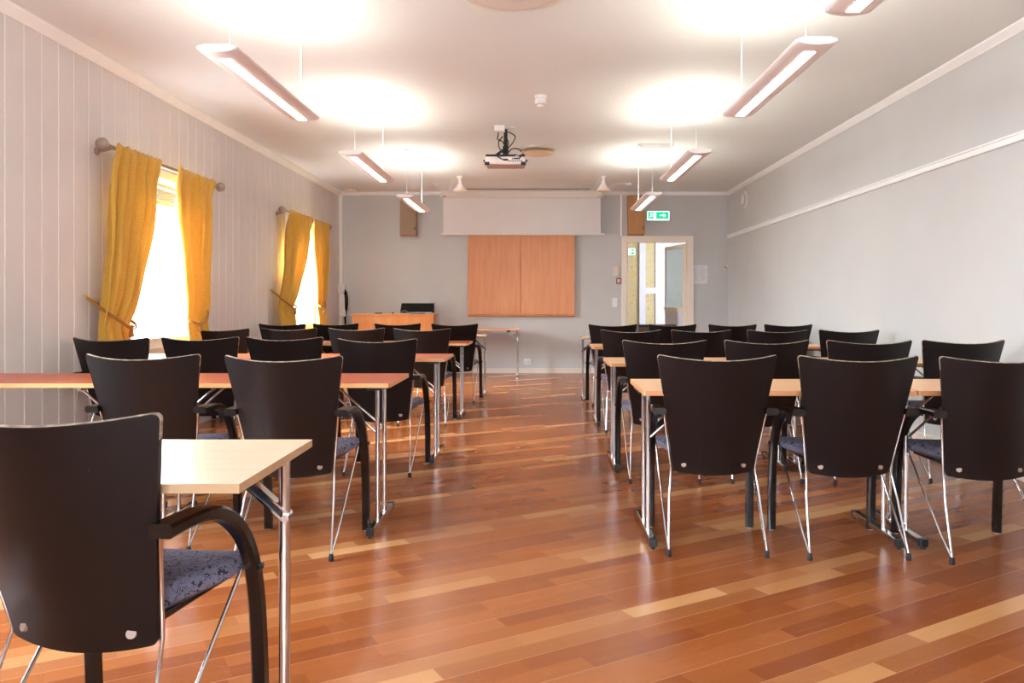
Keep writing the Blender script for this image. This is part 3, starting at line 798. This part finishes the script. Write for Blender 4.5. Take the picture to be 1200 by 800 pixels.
# cable boxes at the back-left corner
e = empty('cable_trunking', (XL+.05, YB-.05, 0), label='white junction boxes and trunking in the back left corner', cat='cable trunking')
obj('junction_box', bx(-.045, .06, -.10, -.0, PZ(343), PZ(333.5), bev=.004), 'white_plastic', e)
obj('lower_box', bx(-.02, .075, -.07, 0, PZ(370.5), PZ(344), bev=.004), 'white_plastic', e)
obj('socket_strip', bx(.08, .11, -.0, .045, PZ(362), PZ(342), bev=.003), 'cream_plastic', e)
for i, (ox, lb) in enumerate(((0, 'thicker black cable looping down beside the white corner trunking'), (.03, 'thinner black cable hanging beside the corner, nearer the cabinet'))):
    x0 = PX(399)
    p = [(x0,YB-.1,PZ(338.5)), (x0+.06,YB-.11,PZ(338)), (x0+.1+ox,YB-.11,PZ(344)), (x0+.11+ox,YB-.11,PZ(355)), (x0+.10+ox*.4,YB-.1,PZ(368)), (x0+.1,YB-.08,PZ(380)), (x0+.12,YB-.06,.3), (x0+.2,YB-.05,.02)]
    tag(obj('power_cable', tb(p, .016 if i == 0 else .011, 8, smooth_pts=6), 'matt_black', smooth=True), lb, 'cable', 'black cables in the corner')
# cabinet (sideboard) with things on it
cz0, cz1 = .0133*F, .0133*F+.42
sc_ = .0133
X0, X1 = (410.5-628)*sc_, (509-628)*sc_; CT = 1.14-(367.6-355)*sc_
e = empty('sideboard', ((X0+X1)/2, cz0, 0), label='orange-brown veneered sideboard against the back wall', cat='cabinet')
hw = (X1-X0)/2
obj('body', bx(-hw+.02, hw-.02, .02, .42, .05, CT-.03), 'cabinet_wood', e)
obj('cabinet_top', bx(-hw, hw, -.01, .43, CT-.028, CT, bev=.003), 'cabinet_wood', e)
obj('plinth', bx(-hw+.04, hw-.04, .05, .4, 0, .05), 'brown_box', e)
cuts = [-hw+.02, (442.5-628)*sc_-(X0+X1)/2, (472.5-628)*sc_-(X0+X1)/2, (504-628)*sc_-(X0+X1)/2]
for a, b in zip(cuts[:-1], cuts[1:]):
    d_ = obj('door', bx(a+.005, b-.005, 0, .019, .06, CT-.045, bev=.002), 'cabinet_wood', e)
    obj('knob', tb([(b-.05,-.02,.62),(b-.05,0,.62)], .01, 10), 'alu', d_)
sx0, sx1 = (469-628)*.0135, (509-628)*.0135
cx_ = (sx0+sx1)/2
e = empty('monitor', (cx_, 12.58, CT), label='black flat monitor tilted back on the right end of the sideboard', cat='monitor')
w_ = (sx1-sx0)/2
bm = bmesh.new()
q = lambda y, z0, z1, i0: [(-w_, y, z0), (w_, y, z0), (w_-i0*.3, y+.02, z1), (-w_+i0, y+.02, z1)]
sweep_rect(bm, [q(0, .012, .165, .02), q(.035, .012, .16, .02)]); obj('display', bm, 'matt_black', e)
obj('lower_bezel', bx(-w_+.12, w_-.03, -.012, .0, .012, .026, bev=.002), 'alu', e)
obj('stand', bx(-.12, .12, -.02, .08, 0, .012, bev=.003), 'black_plastic', e)
def small(name, px0, px1, h_, m, lb, cat, y=12.48, d=.05):
    tag(obj(name, bx((px0-628)*y/F, (px1-628)*y/F, y, y+d, CT, CT+h_, bev=.003), m), lb, cat)
small('remote_control', 439.3, 447.8, .018, 'black_plastic', 'flat black remote control lying on the left half of the sideboard', 'remote control')
small('marker_eraser', 459.5, 461.3, .022, 'black_plastic', 'tiny black box on the sideboard left of the coiled cable', 'box', d=.03)
small('document', 462, 486, .005, 'paper', 'flat white papers lying before the black monitor', 'papers', y=12.45, d=.1)
xx = (474-628)*.01335
tag(obj('coiled_cable', tb([(xx-.05,12.42,CT+.008),(xx-.03,12.42,CT+.04),(xx+.02,12.42,CT+.05),(xx+.06,12.43,CT+.02),(xx+.12,12.44,CT+.008),(xx+.2,12.44,CT+.008)], .007, 8, smooth_pts=5), 'blind_grey', smooth=True), 'grey cable curling on the sideboard before the monitor', 'cable')
# dark cabinet by the door
y0 = 11.3; s_ = y0/F
e = empty('low_cabinet', (0, 0, 0), label='dark brown low cabinet behind the farthest right row, before the doorway', cat='cabinet')
a, b, c = (748.5-628)*s_, (760-628)*s_, (793-628)*s_; tz = 1.14-(380.5-355)*s_
obj('body', bx(a, c, y0, y0+.4, .03, tz-.025, bev=.003), 'brown_box', e)
obj('cabinet_top', bx(a-.004, c+.004, y0-.006, y0+.41, tz-.025, tz, bev=.003), 'black_lacquer', e)
obj('door', bx(b, c-.005, y0-.018, y0-.001, .06, tz-.04, bev=.003), 'black_lacquer', e)

# ------------------------------------------------------------------ hall behind the doorway
HB = 15.2; s_ = HB/F
struct('floor_hall', bx(.6, 4.2, YB+.12, HB+.1, -.1, 0), 'hall_floor')
struct('ceiling_hall', bx(.6, 4.2, YB+.12, HB+.1, 2.6, 2.7), 'ceiling')
hx = lambda p: (p-628)*s_
struct('wall_hall_left', bx(.6, .7, YB+.12, HB+.1, 0, 2.6), 'wallpaper')
struct('wall_hall_right', bx(4.1, 4.2, YB+.12, HB+.1, 0, 2.6), 'lilac')
struct('wall_hall_back', bx(.7, hx(768), HB, HB+.1, 0, 2.6), 'wallpaper')
struct('wall_hall_back_plain', bx(hx(768), 4.1, HB-.03, HB+.1, 0, 2.6), 'lilac')
bm = bmesh.new(); box(bm, hx(749), hx(756), HB-.06, HB, 0, 2.6); box(bm, hx(756), hx(768), HB-.05, HB, 1.14-(344-355)*s_, 1.14-(337-355)*s_)
struct('trim_8', bm, 'lilac')
exit_sign(hx(740), HB-.002, 1.14-(295-355)*s_, .13, .13, 'small green exit sign glowing inside the hall', True)
# door leaf opened into the hall
e = empty('door_1', (DX1-.02, YB+.10, 0)); e['kind'] = 'structure'; e.rotation_euler = (0, 0, R(-79))
lw = .93; lh = DZ-.03       # leaf extends along local -x (closed), rotated open
gz0 = 1.14-(365-355)*.0149
bm = bmesh.new()
box(bm, -lw, -lw+.05, -.02, .02, gz0, lh); box(bm, -.09, 0, -.02, .02, 0.01, lh); box(bm, -lw+.05, -.09, -.02, .02, lh-.06, lh); box(bm, -lw, -.09, -.024, .024, gz0-.0, gz0+.07)
obj('leaf_frame', bm, 'door_paint', e)
obj('pane', bx(-lw+.05, -.09, -.006, .006, gz0+.07, lh-.06), 'pattern_glass', e)
obj('lower_panel', bx(-lw, -.09, -.018, .018, .01, gz0), 'lilac', e)
bm = bmesh.new(); 
for z in (.25, 1.75): tube(bm, [(.005,.02,z),(.005,.02,z+.1)], .01, 10)
obj('hinge', bm, 'brass', e)
bm = bmesh.new(); tube(bm, [(-lw+.06,.02,1.05),(-lw+.06,.06,1.05),(-lw+.17,.065,1.05)], .009, 10); tube(bm, [(-lw+.06,-.02,1.05),(-lw+.06,-.06,1.05),(-lw+.17,-.065,1.05)], .009, 10)
obj('door_handle', bm, 'brass', e)
bm = bmesh.new(); lathe(bm, [(.14,0),(.15,-.02),(.13,-.06),(.05,-.08)], n=24)
hl = tag(obj('hall_fill_lamp', bm, emit('hall_fill_glow', (255,246,240), 9), smooth=True, loc=(2.3, 14.1, 2.6)), 'unseen round lamp added to light the hall beyond the doorway', 'lamp')  # added light source, hidden above the doorway, brightens the hall

# ------------------------------------------------------------------ ceiling things
def lamp_mesh():
    root = empty('pendant_lamp'); L = 1.5; w2 = .1
    # cross-section: flat top, shallow curved belly; origin at near end, height 0 = edge height
    def sec(y, k=1.0):
        pts = []
        for i in range(13):
            a = math.pi*i/12; pts.append(Vector((-w2*math.cos(a)*k, y, -.022*math.sin(a)*k)))
        pts += [Vector((w2*k, y, .008)), Vector((w2*.7*k, y, .018)), Vector((-w2*.7*k, y, .018)), Vector((-w2*k, y, .008))]
        return pts
    bm = bmesh.new(); sweep_rect(bm, [sec(.05), sec(L-.05)]); obj('body', bm, 'lamp_body', root, smooth=True)
    for y0, y1 in ((0,.05), (L,L-.05)):
        bm = bmesh.new(); sg = 1 if y1 > y0 else -1
        sweep_rect(bm, [sec(y0, .90), sec(y0+sg*.008, .99), sec(y1, 1.01)]); obj('end_cap', bm, 'lamp_white', root, smooth=True)
    bm = bmesh.new()
    # louvre strip recessed into the belly, slightly proud so it reads
    box(bm, -.027, .027, .11, L-.06, -.0245, -.018); obj('diffuser', bm, 'glow_down', root)
    obj('uplight', bx(-.05, .05, .08, L-.08, .0185, .022), 'glow_up', root)
    for y, rr_ in ((.17, .0014), (L-.1, .0045)):
        rd = obj('rod', tb([(0,y,.018),(0,y,H-2.385-.012)], rr_, 8), 'white_plastic', root)
        bm = bmesh.new(); lathe(bm, [(.045,0),(.045,-.012),(.03,-.022),(.006,-.028)], (0,y,H-2.385), 20); obj('canopy', bm, 'white_plastic', rd, smooth=True)
    return root
LG = 'linear pendant lamps'
lp = lamp_mesh(); fl = True
for (x, z, lb) in ((-1.56,.00416,'largest pendant lamp of the left row, nearest the camera'), (-1.535,.00705,'middle pendant lamp of the left row above the aisle side tables'), (-1.525,.00990,'farthest pendant lamp of the left row, by the taupe speaker'),
               (1.335,.00404,'large fully visible pendant lamp nearest on the right side'), (1.345,.00698,'middle pendant lamp of the right row beside the ceiling panel'), (1.345,.00970,'farthest pendant lamp of the right row, before the exit sign'), (1.33,.00204,'pendant lamp cut off by the top edge of the photo')):
    o = lp if fl else copy_tree(lp); fl = False
    o.location = (x, z*F, 2.385); tag(o, lb, 'lamp', LG)
# projector
PY = .0087*F
e = empty('projector', ((592-628)*.0087, PY, 2.56), label='grey and white projector hanging from the ceiling on a black pole', cat='projector')
w_ = .205
bm = bmesh.new(); box(bm, -w_, w_, 0, .27, 0, .075, bev=.012); obj('housing', bm, 'lamp_white', e)
obj('base_plate', bx(-w_+.012, w_-.012, .004, .26, -.008, .0, bev=.003), 'speaker_pink', e)
for s_ in (-1, 1): obj('corner_guard', bx(s_*(w_-.02)-.025, s_*(w_-.02)+.025, -.006, .03, -.012, .02, bev=.005), 'black_plastic', e)
bm = bmesh.new(); box(bm, -w_+.005, w_-.005, .02, .25, .076, .1, bev=.004); box(bm, -w_-.02, -w_+.005, .05, .08, .03, .05); box(bm, w_-.005, w_+.02, .05, .08, .03, .05); obj('mounting_frame', bm, 'black_plastic', e)
bm = bmesh.new()
for i in range(7): box(bm, .03+i*.022, .043+i*.022, -.004, .0, .022, .034)
box(bm, .07, .15, -.004, 0, .045, .06); box(bm, -.02, .03, -.004, 0, .03, .05)
obj('port', bm, 'black_plastic', e)
bm = bmesh.new(); lathe(bm, [(.045,.27),(.045,.295),(.035,.3)], (.08,0,.04), 20, axis='y'); obj('lens', bm, 'black_plastic', e)
bm = bmesh.new(); tube(bm, [(0,.12,.1),(0,.12,H-2.56-.01)], .02, 14); tube(bm, [(.0,.12,.1),(.0,.12,.2)], .03, 12)
for p in ([(-.07,.05,.34),(-.075,.05,.29),(-.08,.05,.26),(-.03,.08,.24),(-.015,.1,.18),(-.09,.02,.1),(-.06,-.015,.06),(-.02,-.012,.04)], [(.01,.1,.35),(.07,.07,.32),(.1,.06,.28),(.05,.08,.2),(-.05,.04,.12),(-.11,.0,.09)],
          [(.02,.1,.12),(.07,.04,.16),(.14,.02,.15),(.18,.0,.1),(.14,-.015,.05)], [(-.03,.1,.3),(-.07,.09,.24),(-.06,.08,.17),(-.01,.06,.11)], [(.0,.09,.3),(.03,.08,.22),(-.03,.07,.14),(-.08,.05,.1)]):
    tube(bm, p, .006, 8, smooth_pts=5)
obj('pole', bm, 'black_plastic', e, smooth=True)
bm = bmesh.new(); tube(bm, [(.18,.01,.13),(.16,-.012,.1),(.1,-.012,.07),(.08,-.012,.05)], .004, 6, smooth_pts=4); tube(bm, [(-.1,-.012,.07),(-.08,-.014,.03),(-.1,-.014,.02)], .004, 6, smooth_pts=4); obj('data_cable', bm, 'cream_plastic', e)
obj('ceiling_plate', bx(-.08, .10, .03, .2, H-2.56-.012, H-2.56, bev=.002), 'white_plastic', e)
obj('outlet_box', bx(-.11, -.005, -.03, .05, H-2.56-.06, H-2.56, bev=.004), 'white_plastic', e)
# ceiling vent disc beside the projector
e = empty('ceiling_vent', (.015, .0100*F, H), label='round ochre ceiling vent with hanging disc beside the projector', cat='vent')
bm = bmesh.new(); lathe(bm, [(.16,0),(.205,-.0),(.215,-.012),(.2,-.02),(.17,-.014)], n=40); obj('rim', bm, 'cream_plastic', e, smooth=True)
bm = bmesh.new(); lathe(bm, [(.15,-.045),(.198,-.05),(.2,-.058),(.15,-.07),(.03,-.074)], n=40); dsc = obj('disc', bm, 'disc', e, smooth=True)
obj('stem', tb([(0,0,-.05),(0,0,0)], .02, 12), 'cream_plastic', e)
# perforated round vent at top
e = empty('ceiling_diffuser', (-.135, .005262*F-.30, H), label='large round perforated ceiling diffuser at the top of the photo', cat='vent')
bm = bmesh.new(); lathe(bm, [(.25,0),(.3,0),(.3,-.01),(.262,-.022),(.25,-.02)], n=48); obj('rim', bm, 'cream_plastic', e, smooth=True)
k = NB('perforated_enamel'); vo = k.n('ShaderNodeTexVoronoi'); k.lk(k.mapping(k.coord(), (60,60,60)), vo.inputs['Vector']); vo.inputs['Randomness'].default_value = 0; vo.inputs['Scale'].default_value = 1
k.lk(k.ramp(vo.outputs['Distance'], [(.30, lin(96,84,78)), (.38, lin(226,216,208))]), k.b.inputs['Base Color']); M['perf'] = k.m
bm = bmesh.new(); lathe(bm, [(.26,-.019),(.2,-.026),(.05,-.029)], n=48); obj('perforated_plate', bm, 'perf', e, smooth=True)
# smoke detector
e = empty('smoke_detector', (.042, .00745*F, H), label='white smoke detector on the ceiling in front of the projector', cat='smoke detector')
bm = bmesh.new(); lathe(bm, [(.056,0),(.056,-.022),(.05,-.028)], n=28); obj('base', bm, 'white_plastic', e, smooth=True)
bm = bmesh.new(); lathe(bm, [(.044,-.026),(.05,-.036),(.05,-.068),(.042,-.076)], n=28); obj('sensor_head', bm, 'white_plastic', e, smooth=True)
bm = bmesh.new(); lathe(bm, [(.02,-.07),(.032,-.082),(.03,-.094),(.02,-.098)], n=24); obj('cap', bm, 'lamp_white', e, smooth=True)
# white reflector spots before the screen
for (px, lb) in ((538.7, 'white cone spotlight on the ceiling left above the screen'), (706.7, 'white cone spotlight on the ceiling right above the screen')):
    e = empty('ceiling_spotlight', ((px-628)*.01215, .01215*F, H), label=lb, cat='spotlight', group='ceiling spotlights')
    bm = bmesh.new(); lathe(bm, [(.04,0),(.042,-.02),(.026,-.03),(.024,-.08),(.034,-.09),(.034,-.12)], n=20); obj('socket', bm, 'lamp_white', e, smooth=True)
    bm = bmesh.new(); lathe(bm, [(.032,-.115),(.045,-.13),(.06,-.16),(.098,-.195),(.105,-.212),(.1,-.216),(.085,-.2)], n=28); obj('shade', bm, 'lamp_white', e, smooth=True)
    bm = bmesh.new(); lathe(bm, [(.03,-.19),(.075,-.2),(.07,-.218),(.03,-.228)], n=20); obj('bulb', bm, 'disc', e, smooth=True)
    s_ = -1
    obj('cord', tb([(0,0,-.03),(s_*.07,.0,-.02),(s_*.11,.02,-.1),(s_*.16,.05,-.2)], .004, 6, smooth_pts=5), 'white_plastic', e)
# little round covers
for (px, zz, lb) in ((510.2, .0130, 'small round white ceiling cover left of the left spotlight'), (736.8, .0129, 'small round white ceiling cover right of the right spotlight')):
    bm = bmesh.new(); lathe(bm, [(.042,0),(.042,-.014),(.032,-.024),(.01,-.026)], n=24)
    tag(obj('ceiling_cover', bm, 'white_plastic', smooth=True, loc=((px-628)*zz, zz*F, H)), lb, 'ceiling cover', 'small ceiling covers')
bm = bmesh.new(); tube(bm, [((736.8-628)*.0129-.04, .0129*F, H-.004), (1.2,.0129*F,H-.004), (1.08,12.3,H-.004), (.98,.0122*F,H-.004)], .005, 8, smooth_pts=4)
tag(obj('surface_cable', bm, 'white_plastic'), 'thin white cable along the ceiling to the right spotlight', 'cable')
e = empty('motion_detector', ((411-628)*.0137, .0136*F, H), label='flat oval cream detector on the ceiling in the back left corner', cat='detector')
bm = bmesh.new(); lathe(bm, [(.1,0),(.1,-.02),(.07,-.04),(.02,-.045)], n=24); bmesh.ops.scale(bm, vec=(1.1,.6,1), verts=bm.verts); obj('housing', bm, 'cream_plastic', e, smooth=True)
bm = bmesh.new(); lathe(bm, [(.02,-.04),(.03,-.05),(.02,-.058)], n=16); obj('lens', bm, 'white_plastic', e, smooth=True)
# thin dark curtain track before the screen
e = empty('ceiling_track', ((615-628)*.0137, .01345*F, H), label='long thin dark track on the ceiling above the screen', cat='ceiling track')
obj('rail', bx(-1.05, 1.03, -.012, .012, -.022, -.004), 'rod_wood', e); 
obj('clip', bx(.85,.88,-.016,.016,-.03,0), 'alu', e)
# flat white ceiling panel
e = empty('ceiling_panel', ((766.5-628)*.00985, .00975*F, H), label='flat white rectangular air panel on the ceiling beside the lamp row', cat='ceiling panel')
obj('frame', bx(-.2,.2,-.08,.08,-.03,0, bev=.004), 'white_plastic', e); obj('face', bx(-.17,.17,-.06,.06,-.045,-.03, bev=.004), 'lamp_white', e)

# ------------------------------------------------------------------ outside and light
w = bpy.data.worlds.new('sky'); sc.world = w; w.use_nodes = True
bg = w.node_tree.nodes['Background']; bg.inputs[0].default_value = (.82, .91, 1, 1); bg.inputs[1].default_value = 5.5
struct('ground_outside', bx(-16, XL-T-.01, -10, 22, -.9, -.6), 'outside')
for i, (a, b) in enumerate(WINS):
    l = bpy.data.lights.new('daylight', 'AREA'); l.shape = 'RECTANGLE'; l.size = 1.8; l.size_y = 2.4; l.energy = (520, 1050, 1250)[i]; l.color = (.80, .90, 1)
    o = bpy.data.objects.new('window_daylight', l); col.objects.link(o); o.location = (XL-T-1.1, (a+b)/2, 2.3); o.rotation_euler = (0, R(-68), 0)
l = bpy.data.lights.new('rear_fill', 'AREA'); l.shape = 'RECTANGLE'; l.size = 4.4; l.size_y = 1.5; l.energy = 60; l.color = (.8, .9, 1)  # added fill from behind the camera, shining through the invented rear opening
o = bpy.data.objects.new('rear_fill_light', l); col.objects.link(o); o.location = (0, YR-.45, 1.65); o.rotation_euler = (R(90), 0, 0)

cam = bpy.data.cameras.new('camera'); co = bpy.data.objects.new('camera', cam); col.objects.link(co)
co.location = (0, 0, CAMH); co.rotation_euler = (R(90), 0, 0)
cam.sensor_width = 36; cam.lens = F/1200*36; cam.shift_x = -28/1200; cam.shift_y = -45/1200; cam.clip_start = .05
sc.camera = co
vs_ = sc.view_settings
vs_.view_transform = 'Standard'; vs_.look = 'None'; vs_.gamma = 1; vs_.use_curve_mapping = False; vs_.exposure = 1.25
sc.cycles.max_bounces = 10; sc.cycles.diffuse_bounces = 6; sc.cycles.glossy_bounces = 4; sc.cycles.transparent_max_bounces = 8
sc.cycles.caustics_reflective = False; sc.cycles.caustics_refractive = False; sc.cycles.use_denoising = True; sc.cycles.sample_clamp_indirect = 8
